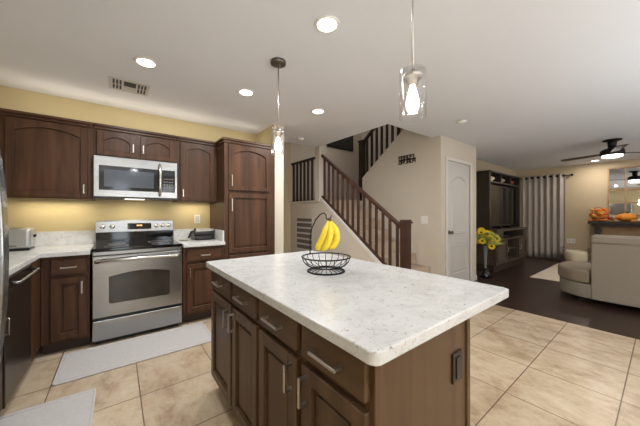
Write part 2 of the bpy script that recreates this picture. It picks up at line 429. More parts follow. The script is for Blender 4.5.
# panel door with casing
d = struct('trim_4', MB().box(4.233, 4.305, 2.162, 2.18, 0, 2.178, .004).box(5.125, 5.2, 2.162, 2.18, 0, 2.178, .004).box(4.305, 5.125, 2.162, 2.18, 2.128, 2.178, .004), 'trim_white')
def panel_ring(mb, x0, x1, z0, z1, y, arch=0.0, w=0.03, d=0.012):
    def outline(i):
        pts = [(x0 + i, z0 + i), (x1 - i, z0 + i)]
        if arch:
            for k in range(13):
                t = k / 12
                pts.append((x1 - i - (x1 - x0 - 2 * i) * t, z1 - i - arch + arch * math.sin(PI * t) ** 1.3))
        else: pts += [(x1 - i, z1 - i), (x0 + i, z1 - i)]
        return pts
    b = bmesh.new()
    lv = [[b.verts.new((p[0], y - dy, p[1])) for p in outline(i)] for i, dy in ((0, -0.002), (w * .4, d), (w, 0.0), (w * 1.6, d * .8))]
    for A, B in zip(lv, lv[1:]):
        for k in range(len(A)): b.faces.new((A[k], A[(k + 1) % len(A)], B[(k + 1) % len(A)], B[k]))
    b.faces.new(lv[-1])
    bmesh.ops.recalc_face_normals(b, faces=b.faces); mb._merge(b)
dm = MB().box(4.305, 5.125, 2.185, 2.22, 0.01, 2.128)
panel_ring(dm, 4.43, 5.0, 0.90, 1.90, 2.185, 0.08); panel_ring(dm, 4.43, 5.0, 0.22, 0.76, 2.185)
door = struct('door_1', dm, 'door_white')
k = MB(); k.lathe([(0.0, 0), (.034, 0), (.034, .008), (.012, .014), (.012, .035), (.03, .042), (.03, .062), (.018, .072), (0, .072)], (4.375, 2.185, .94), 20, 'Y')
for v in k.bm.verts: v.co.y = 2 * 2.185 - v.co.y
k.build('door_knob', 'canopy_nickel', door)
h = MB()
for z in (.3, 1.05, 1.85): h.box(5.118, 5.128, 2.178, 2.19, z, z + .09)
h.build('hinge', 'brushed_nickel', door)

# ------------------------------------------------------------------ staircase and railings
st = thing('staircase', 'carpeted beige staircase rising along the taupe wall to a landing', 'staircase', (3.6, 2.11, 0))
for i in range(8):
    y0 = 2.11 + .26 * i; z1 = .19 * (i + 1); y1 = y0 + .29 if i < 7 else 4.97
    mb = MB().box(3.103, 4.098 if i < 7 else 4.098, y0 - .02 if i else y0, y1 if i < 7 else 3.955, z1 - .19 if i == 0 else z1 - .2, z1, .012)
    mb.build('step', 'carpet', st)
MB().box(3.103, 5.195, 3.955, 4.975, 1.36, 1.52, .01).build('landing', 'carpet', st)
for i in range(7):
    y1 = 3.945 - .225 * i; z1 = 1.52 + .185 * (i + 1)
    MB().box(4.205, 5.195, y1 - .24, y1, z1 - .2, z1, .012).build('step', 'carpet', st)

def baluster(mb, x, y, z0, z1, w=.017): mb.box(x - w, x + w, y - w, y + w, z0, z1, .003, 1)
r1 = thing('stair_railing', 'brown wooden railing with square newel post along the lower stair flight', 'railing', (3.05, 2.11, 0))
def zr(y): return 2.33 + 0.728 * (y - 3.9)
MB().prism([(2.155, zr(2.155) - .03), (3.9, zr(3.9) - .03), (3.9, zr(3.9) + .03), (2.155, zr(2.155) + .03)], 'X', 3.02, 3.08, .006).build('handrail', 'rail_wood', r1)
MB().prism([(2.155, zs(2.155) + .018), (3.9, zs(3.9) + .018), (3.9, zs(3.9) + .045), (2.155, zs(2.155) + .045)], 'X', 3.02, 3.08, .004).build('shoe_rail', 'rail_wood', r1)
nw = MB().box(2.995, 3.1, 2.05, 2.155, 0.0, 1.12, .005); nw.build('newel_post', 'stair_wood', r1)
MB().box(2.98, 3.12, 2.035, 2.17, 1.12, 1.145, .006).box(2.99, 3.11, 2.045, 2.16, 1.145, 1.172, .012).build('newel_cap', 'stair_wood', r1)
for i in range(14):
    y = 2.235 + i * 0.123
    m = MB(); baluster(m, 3.05, y, zs(y) + .03, zr(y) - .022); m.build('baluster', 'stair_wood', r1)
r2 = thing('stair_railing', 'dark upper stair railing standing on the sloping top of the taupe wall', 'railing', (4.15, 3.93, 1.9))
def zt(y): return 1.96 + SL * (3.93 - y)
MB().box(4.095, 4.205, 3.88, 3.985, 1.522, 2.76, .005).build('newel_post', 'dark_rail_wood', r2)
MB().box(4.08, 4.22, 3.865, 4.0, 2.76, 2.80, .01).build('newel_cap', 'dark_rail_wood', r2)
MB().prism([(2.37, zt(2.37) + .74), (3.88, zt(3.88) + .74), (3.88, zt(3.88) + .80), (2.37, zt(2.37) + .80)], 'X', 4.12, 4.18, .006).build('handrail', 'dark_rail_wood', r2)
for i in range(11):
    y = 3.79 - i * .128
    m = MB(); baluster(m, 4.15, y, zt(y) - .01, zt(y) + .75, .02); m.build('baluster', 'dark_rail_wood', r2)
r3 = thing('stair_railing', 'short dark level landing railing left of the pale column', 'railing', (3.05, 4.5, 1.5))
MB().box(3.02, 3.08, 4.032, 4.978, 2.30, 2.345, .006).build('handrail', 'dark_rail_wood', r3)
MB().box(3.02, 3.08, 4.032, 4.978, 1.5, 1.515, .003).build('shoe_rail', 'dark_rail_wood', r3)
for i in range(7):
    m = MB(); baluster(m, 3.05, 4.09 + i * .136, 1.512, 2.302, .019); m.build('baluster', 'dark_rail_wood', r3)

# ------------------------------------------------------------------ cabinet pieces
def cab_door(parent, M, w, h, arch, mat, handle=None, hl=.1, name='door', depth=.023, fw=.055):
    mb = MB(M); t = .02
    mb.box(0, w, -.004, 0, 0, h)                                   # recessed panel
    mb.box(0, fw, -depth, 0, 0, h, .003, 1); mb.box(w - fw, w, -depth, 0, 0, h, .003, 1)
    mb.box(fw, w - fw, -depth, 0, 0, fw, .003, 1)
    if arch:
        pts = [(fw, h), (w - fw, h)]
        for k in range(15):
            s = k / 14
            pts.append((w - fw - (w - 2 * fw) * s, h - fw - arch + arch * math.sin(PI * s) ** .8))
        mb.prism(pts, 'Y', -depth, 0)
    else: mb.box(fw, w - fw, -depth, 0, h - fw, h, .003, 1)
    # raised inner field
    i = .022
    if not arch: mb.box(fw + i, w - fw - i, -.012, 0, fw + i, h - fw - i, .004, 1)
    o = mb.build(name, mat, parent)
    if handle:
        hx, hz, vert = handle
        bar(o, M, hx, hz, hl, vert, depth)
    return o
def bar(parent, M, hx, hz, L, vert, depth, w=.006, out=.034):
    mb = MB(M); a = L / 2
    if vert:
        mb.box(hx - w, hx + w, -depth - out, -depth - out + .008, hz - a, hz + a, .002, 1)
        for s in (-1, 1): mb.box(hx - w, hx + w, -depth - out + .004, -depth, hz + s * (a - .006) - .005, hz + s * (a - .006) + .005)
    else:
        mb.box(hx - a, hx + a, -depth - out, -depth - out + .008, hz - w, hz + w, .002, 1)
        for s in (-1, 1): mb.box(hx + s * (a - .006) - .005, hx + s * (a - .006) + .005, -depth - out + .004, -depth, hz - w, hz + w)
    mb.build('handle', 'brushed_nickel', parent)
def drawer(parent, M, w, h, mat, hl=.11, fancy=True, depth=.023):
    mb = MB(M); mb.box(0, w, -depth, 0, 0, h, .005, 2)
    o = mb.build('drawer', mat, parent)
    bar(o, M, w / 2, h / 2, hl, False, depth)
    return o
def crown(mb, x0, x1, yf, yb, z0, z1, left=False, right=False):
    p = .03
    l = x0 - (p if left else 0); r = x1 + (p if right else 0)
    mb.box(l * .5 + x0 * .5, r * .5 + x1 * .5, yf - p * .5, yb, z0, (z0 + z1) / 2, .004, 1)
    mb.box(l, r, yf - p, yb, (z0 + z1) / 2, z1, .006, 2)

# wall cabinets on the back wall
YU = 3.60
def upper(label, x0, x1, z0, z1, doors):
    t = thing('wall_cabinet', label, 'cabinet', ((x0 + x1) / 2, 3.76, z0))
    MB().box(x0, x1, YU, YB, z0, z1).build('body', 'cabinet_wood', t)
    m = MB(); crown(m, x0, x1, YU, YB, z1, 2.19); m.build('crown_moulding', 'cabinet_wood_flat', t)
    for (a, b, hx, hz, arch) in doors:
        cab_door(t, FR(a, YU, z0 + .012, '-Y'), b - a, z1 - z0 - .024, arch, 'cabinet_wood', (hx - a, hz, True), .09)
    return t
upper('wide dark brown wall cabinet with one arched door left of the microwave', -.83, -.192, 1.40, 2.135, [(-.79, -.235, -.262, .09, .055)])
upper('shallow dark brown wall cabinet with two small arched doors above the microwave', -.19, .575, 1.855, 2.135, [(-.165, .17, .145, .10, .05), (.212, .55, .237, .10, .05)])
upper('narrow dark brown wall cabinet with arched door between microwave and pantry', .577, 1.045, 1.40, 2.135, [(.612, 1.012, .64, .09, .055)])

# pantry
t = thing('pantry_cabinet', 'tall dark brown pantry cabinet with an arched upper door and long lower door', 'cabinet', (1.39, 3.6, 0))
MB().box(1.05, 1.74, 3.3, YB - .002, .1, 2.13).build('body', 'cabinet_wood', t)
MB().box(1.055, 1.735, 3.37, YB - .002, 0, .1).build('toe_kick', 'toe_kick', t)
m = MB(); crown(m, 1.05, 1.74, 3.3, YB - .002, 2.13, 2.19, left=True); m.build('crown_moulding', 'cabinet_wood_flat', t)
cab_door(t, FR(1.10, 3.3, 1.545, '-Y'), .56, .57, .06, 'cabinet_wood', (.03, .12, True), .14)
cab_door(t, FR(1.10, 3.3, .76, '-Y'), .56, .745, 0, 'cabinet_wood', (.03, .60, True), .16)
cab_door(t, FR(1.10, 3.3, .13, '-Y'), .56, .60, 0, 'cabinet_wood', (.03, .45, True), .16)

# base cabinets on the back wall
def base(label, x0, x1, dx0, dx1, hside):
    t = thing('base_cabinet', label, 'cabinet', ((x0 + x1) / 2, 3.6, 0))
    MB().box(x0, x1, 3.295, YB, .1, .872).build('body', 'cabinet_wood', t)
    MB().box(x0, x1, 3.36, YB, 0, .1).build('toe_kick', 'toe_kick', t)
    drawer(t, FR(dx0, 3.295, .70, '-Y'), dx1 - dx0, .145, 'cabinet_wood_flat')
    w = dx1 - dx0
    cab_door(t, FR(dx0, 3.295, .13, '-Y'), w, .545, 0, 'cabinet_wood', (w - .028 if hside > 0 else .028, .45, True), .11)
base('dark brown base cabinet with drawer and door left of the range', -.52, -.20, -.46, -.225, 1)
base('dark brown base cabinet with drawer and door between range and pantry', .59, 1.045, .628, 1.01, -1)
# left run: filler and cabinet beside the dishwasher
t = thing('base_cabinet', 'narrow brown corner base cabinet panel right of the dishwasher', 'cabinet', (-.83, 3.2, 0))
MB().box(-1.155, -.525, 2.985, 3.925, .1, .872).build('body', 'cabinet_wood', t)
MB().box(-1.155, -.60, 2.985, 3.925, 0, .1).build('toe_kick', 'toe_kick', t)
t = thing('base_cabinet', 'brown base cabinet edge between refrigerator and dishwasher', 'cabinet', (-.83, 2.1, 0))
MB().box(-1.155, -.55, 1.90, 2.36, .1, .872).build('body', 'cabinet_wood', t)
MB().box(-1.155, -.60, 1.90, 2.36, 0, .1).build('toe_kick', 'toe_kick', t)
drawer(t, FR(-.55, 1.91, .70, '+X'), .44, .145, 'cabinet_wood_flat')
cab_door(t, FR(-.55, 1.91, .12, '+X'), .44, .55, 0, 'cabinet_wood', (.41, .48, True), .1)

# worktops with backsplash
w1 = thing('worktop', 'white speckled L-shaped worktop in the corner under the toaster', 'worktop', (-.7, 3.6, .874))
MB().prism([(XL + .002, 1.90), (-.52, 1.90), (-.52, 3.25), (-.195, 3.25), (-.195, YB - .002), (XL + .002, YB - .002)], 'Z', .874, .914, .004).build('slab', 'quartz', w1)
MB().box(XL + .002, -.195, YB - .022, YB - .002, .914, 1.065, .003).build('backsplash', 'quartz', w1)
w2 = thing('worktop', 'short white speckled worktop between range and pantry', 'worktop', (.8, 3.6, .874))
MB().box(.588, 1.047, 3.25, YB - .002, .874, .914, .004).build('slab', 'quartz', w2)
MB().box(.588, 1.047, YB - .022, YB - .002, .914, 1.045, .003).box(1.027, 1.047, 3.29, YB - .022, .914, 1.045, .003).build('backsplash', 'quartz', w2)

# ------------------------------------------------------------------ range
t = thing('range', 'stainless steel freestanding electric range with black glass cooktop', 'stove', (.196, 3.6, 0))
MB().box(-.182, .574, 3.30, 3.905, .03, .895).build('body', 'black_plastic', t)
MB().box(-.185, .577, 3.255, 3.84, .895, .922, .006).build('cooktop', 'black_glass', t)
m = MB()
for (x, y, r) in ((.0, 3.42, .1), (.39, 3.42, .085), (.0, 3.68, .075), (.39, 3.68, .1)):
    m.tube([(x + r * math.cos(2 * PI * k / 32), y + r * math.sin(2 * PI * k / 32), .922) for k in range(32)], .0018, 4, True)
m.build('burner_ring', 'grille_dark', t)
bg = [(-.19, .922), (.577, .922), (.577, 1.15), (.56, 1.168)] + [(.56 - .735 * k / 10, 1.168 + .012 * math.sin(PI * k / 10)) for k in range(1, 10)] + [(-.172, 1.168), (-.19, 1.15)]
MB().prism(bg, 'Y', 3.84, 3.905, .003).build('backguard', 'stainless', t)
MB().box(-.183, .57, 3.828, 3.84, .922, 1.04).build('splash_panel', 'black_glass', t)
cp = MB().prism([(-.188, 1.04), (.575, 1.04), (.575, 1.15), (.56, 1.168), (-.172, 1.168), (-.188, 1.15)], 'Y', 3.815, 3.84, .004).build('control_panel', 'stainless', t)
for x in (-.125, -.04, .39, .455, .52):
    m = MB().lathe([(0, 0), (.024, 0), (.022, .006), (.019, .008), (.017, .026), (0, .028)], (x, 3.815, 1.105), 18, 'Y')
    for v in m.bm.verts: v.co.y = 2 * 3.815 - v.co.y
    m.box(x - .003, x + .003, 3.782, 3.79, 1.09, 1.12)
    m.build('knob', 'knob_steel', cp)
dsp = MB().box(.10, .335, 3.809, 3.815, 1.068, 1.14, .002).build('display', 'black_glass', cp)
m = MB()
for i in range(4): m.box(.19 + i * .014, .199 + i * .014, 3.807, 3.809, 1.105, 1.122)
m.build('clock_digits', 'amber_digits', dsp)
MB().box(-.18, .572, 3.272, 3.30, .855, .892, .004).build('front_trim', 'stainless', t)
od = MB().box(-.183, .575, 3.262, 3.30, .262, .848, .006).build('oven_door', 'stainless', t)
win = [(-.06, .40), (-.045, .385), (.44, .385), (.455, .40), (.455, .645)] + [(.455 - .515 * k / 12, .645 + .035 * math.sin(PI * k / 12)) for k in range(1, 12)] + [(-.06, .645)]
MB().prism(win, 'Y', 3.256, 3.264, .002).build('oven_window', 'oven_glass', od)
m = MB(); m.tube([(-.15, 3.265, .80), (-.15, 3.225, .80), (-.12, 3.212, .803), (.196, 3.20, .812), (.51, 3.212, .803), (.54, 3.225, .80), (.54, 3.265, .80)], .017, 10)
m.build('handle', 'knob_steel', od)
MB().box(-.183, .575, 3.262, 3.30, .045, .236, .006).build('drawer', 'stainless', t)
MB().box(-.16, .55, 3.32, 3.88, 0, .03).build('foot', 'black_plastic', t)

# ------------------------------------------------------------------ microwave
t = thing('microwave', 'stainless over-the-range microwave hung under the small cabinet', 'microwave', (.19, 3.75, 1.415))
MB().box(-.188, .573, 3.56, YB - .01, 1.415, 1.853).build('body', 'black_plastic', t)
dr = MB().box(-.188, .573, 3.535, 3.56, 1.43, 1.853, .005).build('front_panel', 'stainless', t)
MB().box(-.145, .385, 3.529, 3.537, 1.50, 1.755, .003).build('door_frame', 'black_glass', dr)
MB().box(-.105, .335, 3.527, 3.531, 1.535, 1.715, .001).build('window', 'micro_glass', dr)
MB().box(.415, .548, 3.529, 3.537, 1.50, 1.755, .006).build('control_panel', 'black_glass', dr)
m = MB()
for i in range(4):
    for j in range(5): m.box(.432 + i * .026, .449 + i * .026, 3.527, 3.529, 1.515 + j * .032, 1.53 + j * .032)
m.build('buttons', 'grille_dark', dr)
m = MB(); m.tube([(.392, 3.537, 1.46), (.392, 3.505, 1.475), (.392, 3.49, 1.55), (.392, 3.488, 1.63), (.392, 3.49, 1.72), (.392, 3.505, 1.80), (.392, 3.537, 1.815)], .014, 10)
m.build('handle', 'knob_steel', dr)
m = MB()
for i in range(9): m.box(-.15 + i * .03, -.13 + i * .03, 3.6, 3.72, 1.411, 1.415)
m.build('bottom_filter', 'grille_dark', t)
MB().box(.07, .25, 3.56, 3.66, 1.408, 1.415, .002).build('lamp_lens', 'hood_lens', t)

# ------------------------------------------------------------------ dishwasher and refrigerator
t = thing('dishwasher', 'dark steel dishwasher with bar handle under the left worktop', 'dishwasher', (-.83, 2.67, 0))
MB().box(-1.15, -.55, 2.37, 2.975, .1, .87).build('body', 'black_plastic', t)
dd = MB().box(-.55, -.522, 2.37, 2.975, .105, .868, .005).build('door', 'dishwasher_front', t)
MB().box(-.522, -.519, 2.38, 2.965, .79, .862).build('control_strip', 'black_glass', dd)
m = MB(); m.tube([(-.522, 2.42, .835), (-.475, 2.42, .835), (-.47, 2.44, .835), (-.47, 2.90, .835), (-.475, 2.92, .835), (-.522, 2.92, .835)], .009, 8)
m.build('handle', 'stainless', dd)
MB().box(-1.15, -.60, 2.37, 2.975, 0, .1).build('toe_kick', 'toe_kick', t)
t = thing('refrigerator', 'stainless refrigerator with bowed handle at the left edge', 'refrigerator', (-.8, 1.4, 0))
MB().box(-1.155, -.50, .95, 1.86, .02, 1.78, .008).build('body', 'grille_dark', t)
d1 = MB().box(-.50, -.425, .955, 1.855, .50, 1.775, .02, 3).build('door', 'stainless', t)
d2 = MB().box(-.50, -.425, .955, 1.855, .06, .49, .02, 3).build('freezer_drawer', 'stainless', t)
prof = [(-.427, .55 + .105 * k) for k in range(11)]
out = [(-.405 + .036 * math.sin(PI * k / 10) ** .7, .55 + .105 * k) for k in range(11)]
m = MB(); m.prism(prof + out[::-1], 'Y', 1.66, 1.735, .006); m.build('handle', 'stainless', d1)
MB().box(-.425, -.40, 1.05, 1.66, .41, .44, .006).build('handle', 'stainless', d2)
MB().box(-1.1, -.52, 1.0, 1.8, 0, .02).build('foot', 'black_plastic', t)

# ------------------------------------------------------------------ island
t = thing('kitchen_island', 'brown wooden kitchen island with four drawers over four doors', 'kitchen island', (.83, 1.22, 0))
MB().box(.55, 1.10, .505, 1.965, .1, .874).build('body', 'island_wood', t)
MB().box(.62, 1.09, .505, 1.93, 0, .1).build('toe_kick', 'toe_kick', t)
MB().box(.55, 1.108, .478, .505, 0, .874, .003).box(1.085, 1.112, .47, .505, 0, .874, .003).box(.548, .575, .472, .505, 0, .874, .003).build('end_panel', 'island_wood', t)
MB().box(.545, 1.108, 1.965, 1.985, .1, .874, .003).build('end_panel', 'island_wood', t)
MB().box(1.10, 1.112, .505, 1.985, 0, .874, .002).build('back_panel', 'island_wood', t)
for (ya, yb, side) in ((1.945, 1.548, 1), (1.518, 1.190, -1), (1.160, .836, 1), (.797, .49, -1)):
    w = ya - yb
    drawer(t, FR(.55, ya, .745, '-X'), w, .118, 'island_wood_flat', .135)
    cab_door(t, FR(.55, ya, .125, '-X'), w, .592, 0, 'island_wood', (w - .03 if side > 0 else .03, .515, True), .105)
wt = MB()
def rrect(x0, x1, y0, y1, r, n=6):
    p = []
    for (cx, cy, a) in ((x1 - r, y1 - r, 0), (x0 + r, y1 - r, PI / 2), (x0 + r, y0 + r, PI), (x1 - r, y0 + r, 1.5 * PI)):
        for k in range(n + 1): p.append((cx + r * math.cos(a + PI / 2 * k / n), cy + r * math.sin(a + PI / 2 * k / n)))
    return p
wt.prism(rrect(.502, 1.435, .432, 2.0, .028), 'Z', .876, .914, .005, 2)
tag(wt.build('worktop', 'quartz'), 'large white speckled worktop on the brown kitchen island', 'worktop')
t = thing('power_outlet', 'dark bronze outlet plate on the end panel of the island', 'outlet', (1.01, .478, .69))
MB().box(.973, 1.045, .470, .478, .632, .742, .003).build('plate', 'bronze_plate', t)
MB().box(.992, 1.026, .466, .472, .648, .726, .002).build('socket', 'black_plastic', t)

# fruit basket with banana hook (local x points right of the camera heading)
RZ = math.radians(-37.5)
t = thing('fruit_basket', 'round black wire fruit basket with banana hook on the island', 'fruit basket', (.985, 1.225, .914), rz=RZ)
def circ(r, z, n=40): return [(r * math.cos(2 * PI * k / n), r * math.sin(2 * PI * k / n), z) for k in range(n)]
MB().tube(circ(.143, .088), .0042, 8, True).build('rim', 'black_metal', t, local=True)
MB().tube(circ(.108, .005), .005, 8, True).build('base_ring', 'black_metal', t, local=True)
m = MB(); m.tube(circ(.05, .022), .003, 6, True)
for k in range(20):
    a = 2 * PI * k / 20; ca, sa = math.cos(a), math.sin(a)
    m.tube([(r * ca, r * sa, z) for r, z in ((.143, .088), (.135, .062), (.112, .038), (.08, .024), (.045, .02))], .0022, 5)
    m.tube([(r * ca, r * sa, z) for r, z in ((.045, .02), (.08, .014), (.108, .005))], .0022, 5)
m.build('wires', 'black_metal', t, local=True)
hk = [(-.098, .10, .088), (-.098, .095, .14), (-.096, .08, .20), (-.085, .06, .255), (-.062, .035, .305), (-.034, .012, .338), (-.012, 0, .347), (0, 0, .335), (.002, 0, .315), (.012, 0, .302), (.024, 0, .308), (.033, 0, .335)]
MB().tube(hk, .0036, 8).build('hook', 'black_metal', t, local=True)
t = thing('banana_bunch', 'bunch of ripe yellow bananas hanging from the wire basket hook', 'bananas', (.985, 1.225, .914), rz=RZ)
def banana(pts):
    # smooth spline
    P = [Vector(p) for p in pts]; out = []
    for i in range(len(P) - 1):
        p0, p1, p2, p3 = P[max(i - 1, 0)], P[i], P[i + 1], P[min(i + 2, len(P) - 1)]
        for s in range(5):
            u = s / 5
            out.append(.5 * ((2 * p1) + (p2 - p0) * u + (2 * p0 - 5 * p1 + 4 * p2 - p3) * u * u + (3 * p1 - p0 - 3 * p2 + p3) * u ** 3))
    out.append(P[-1]); n = len(out)
    rad = []
    for i in range(n):
        u = i / (n - 1)
        rad.append(.0075 + .0125 * min(1, max(0, (u - .08) / .2)) if u < .8 else .020 * max(.22, math.sqrt(max(0, 1 - ((u - .8) / .21) ** 2))))
    b = MB().tube(out, rad, 8).build('banana', 'banana_skin', t, local=True)
    MB().ball(tuple(out[-1]), .0045, seg=8, rings=6).build('tip', 'banana_tip', b, local=True)
banana([(.014, .0, .30), (.002, -.012, .255), (-.018, -.016, .20), (-.04, -.01, .155), (-.052, 0, .125)])
banana([(.02, .0, .30), (.026, -.022, .25), (.018, -.032, .195), (-.004, -.025, .15), (-.022, -.01, .13)])
banana([(.026, .0, .30), (.052, -.004, .255), (.064, -.006, .205), (.05, -.004, .162), (.022, 0, .135)])
banana([(.022, .008, .30), (.038, .02, .25), (.036, .028, .2), (.016, .022, .155), (-.006, .014, .135)])
MB().tube([(.012, 0, .315), (.02, 0, .306), (.028, .002, .298)], .011, 8).build('crown', 'banana_tip', t, local=True)

# ------------------------------------------------------------------ small kitchen things
t = thing('toaster', 'brushed silver toaster on the left worktop beside the refrigerator', 'toaster', (-.8, 3.71, .914))
MB().box(-.95, -.632, 3.58, 3.80, .93, 1.118, .03, 4).build('body', 'lid_silver', t)
MB().box(-.945, -.64, 3.585, 3.795, .914, .932, .004).build('base', 'black_plastic', t)
MB().box(-.632, -.615, 3.68, 3.72, 1.03, 1.055, .003).build('lever', 'black_plastic', t)
MB().box(-.92, -.69, 3.65, 3.675, 1.115, 1.1195).box(-.92, -.69, 3.72, 3.745, 1.115, 1.1195).build('slot', 'black_plastic', t)
MB().box(-.86, -.72, 3.576, 3.581, .955, .965).build('control_strip', 'grille_dark', t)
t = thing('contact_grill', 'black contact grill with steel lid on the short worktop by pantry', 'grill', (.9, 3.74, .914))
MB().box(.775, 1.005, 3.58, 3.86, .922, .972, .012).build('base', 'black_plastic', t)
MB().box(.77, 1.01, 3.58, 3.85, .975, 1.026, .018).build('lid', 'black_plastic', t)
MB().box(.80, .98, 3.60, 3.82, 1.022, 1.034, .005).build('lid_plate', 'lid_silver', t)
MB().tube([(1.0, 3.68, 1.0), (1.024, 3.64, 1.015), (1.03, 3.62, 1.065)], .013, 8).build('handle', 'black_plastic', t)
MB().tube([(.79, 3.62, 1.06), (.765, 3.60, 1.03), (.73, 3.61, 1.0), (.722, 3.63, .965), (.72, 3.66, .95)], .013, 8).build('handle', 'black_plastic', t)
for x in (.80, .98):
    for y in (3.63, 3.83): MB().cyl((x, y, .914), .01, .009).build('foot', 'black_plastic', t)
t = tag(MB().lathe([(0, 0), (.05, 0), (.055, .006), (.048, .010), (.02, .012), (0, .012)], (.665, 3.66, .914), 24).build('spoon_rest', 'grille_dark'), 'small flat grey dish on the worktop beside the cooktop', 'dish')
t = thing('power_outlet', 'white wall outlet on the yellow wall above the contact grill', 'outlet', (.88, YB, 1.18))
MB().box(.842, .918, YB - .006, YB, 1.12, 1.235, .002).build('plate', 'white_plastic', t)
MB().box(.858, .878, YB - .009, YB - .005, 1.135, 1.22, .002).box(.883, .903, YB - .009, YB - .005, 1.135, 1.22, .002).build('socket', 'door_white', t)
def mat(label, pts, loc):
    t = thing('kitchen_mat', label, 'mat', loc)
    MB().prism(pts, 'Z', 0.001, .012, .004, 2).build('mat', 'mat_fabric', t)
    b = MB()
    n = len(pts); cx = sum(p[0] for p in pts) / n; cy = sum(p[1] for p in pts) / n
    ins = [(cx + (p[0] - cx) * .96, cy + (p[1] - cy) * .88, .0125) for p in pts]
    b.tube(ins, .003, 6, True); b.build('border_seam', 'mat_fabric', t)
mat('long pale grey kitchen mat lying in front of the range', rrect(-.375, .78, 2.70, 3.24, .03), (.2, 3.0, 0))
mat('pale grey kitchen mat in the lower left corner by the dishwasher', rrect(-.59, -.115, 1.88, 2.49, .03), (-.33, 2.0, 0))

# ------------------------------------------------------------------ ceiling fixtures
first = None
LB = ['largest recessed ceiling light, between the two glass pendants', 'recessed ceiling light beside the ceiling air vent', 'recessed ceiling light in front of the range, left of the far pendant', 'recessed ceiling light in front of the stairwell opening']
def can(x, y, label, group='recessed ceiling lights'):
    global first
    if first is None:
        first = thing('ceiling_light', label, 'ceiling light', (x, y, CEIL - .012), group)
        m = MB(); m.lathe([(.064, .004), (.069, 0), (.080, .004), (.083, .012), (.064, .012)], (0, 0, 0), 32, cap=False); m.build('trim_ring', 'white_plastic', first, local=True)
        MB().cyl((0, 0, .004), .065, .006, n=32).build('lens', 'lamp_face', first, local=True)
        return first
    return dup(first, (x, y, CEIL - .012), label)
for p, l in zip(CANS_VIEW, LB): can(p[0], p[1], l)
can(CANS_LIVING[0][0], CANS_LIVING[0][1], 'small recessed ceiling light by the far wall beside the ceiling fan')
for i, p in enumerate(CANS_FILL + CANS_LIVING[1:]): can(p[0], p[1], 'added recessed fill light out of the picture behind the viewer', 'added fill lights behind the viewer')
t = thing('air_vent', 'white rectangular ceiling air vent over the range', 'air vent', (.1, 3.19, CEIL - .012))
MB().box(-.06, .26, 3.04, 3.345, CEIL - .008, CEIL, .003).build('frame', 'grille_paint', t)
m = MB()
for i in range(3):
    for (ya, yb) in ((3.08, 3.18), (3.20, 3.30)):
        m.box(-.03 + i * .026, -.015 + i * .026, ya, yb, CEIL - .0095, CEIL - .0075)
        m.box(.165 + i * .026, .18 + i * .026, ya, yb, CEIL - .0095, CEIL - .0075)
m.box(.055, .15, 3.08, 3.19, CEIL - .0095, CEIL - .0075)
m.build('slots', 'vent_dark', t)
def detector(x, y, label):
    t = thing('smoke_detector', label, 'smoke detector', (x, y, CEIL - .03))
    MB().lathe([(0, 0), (.03, 0), (.05, .008), (.06, .02), (.06, .03), (0, .03)], (x, y, CEIL - .03), 24).build('body', 'white_plastic', t)
    MB().cyl((x, y, CEIL - .033), .012, .004, n=12).build('button', 'door_white', t)
detector(2.42, 3.70, 'small white smoke detector on the ceiling behind the far pendant')
detector(3.69, 1.67, 'small white smoke detector on the ceiling in front of the closet door')

# pendants
def pendant(x, y, top, label):
    t = thing('pendant_light', label, 'pendant light', (x, y, CEIL), 'glass pendants over the island')
    a = top - CEIL
    MB().lathe([(0, 0), (.062, 0), (.062, -.022), (.05, -.026), (.012, -.028), (0, -.028)], (0, 0, 0), 28).build('canopy', 'canopy_nickel', t, local=True)
    MB().cyl((0, 0, a - .02), .0042, -a - .005, n=10).build('rod', 'brushed_nickel', t, local=True)
    MB().lathe([(0, a + .004), (.012, a + .004), (.014, a - .012), (.040, a - .018), (.044, a - .028), (.040, a - .036), (.024, a - .04), (.021, a - .066), (0, a - .066)], (0, 0, 0), 24).build('socket', 'brushed_nickel', t, local=True)
    MB().lathe([(.012, a - .001), (.054, a), (.0575, a - .004), (.0575, a - .21), (.054, a - .21), (.054, a - .006), (.012, a - .004), (.012, a - .001)], (0, 0, 0), 36, cap=False).build('shade', 'shade_glass', t, local=True)
    MB().lathe([(0, a - .066), (.012, a - .067), (.014, a - .08), (.024, a - .115), (.029, a - .145), (.025, a - .172), (.012, a - .188), (0, a - .192)], (0, 0, 0), 20, cap=False).build('bulb', 'bulb_glow', t, local=True)
    lamp('pendant_bulb', 'POINT', (x, y, top - .222), 2.6, (1, .90, .76), .025)
pendant(1.05, 1.93, 1.945, 'glass cylinder pendant hanging over the far end of the island')
pendant(1.045, .685, 1.893, 'glass cylinder pendant hanging over the near end of the island')

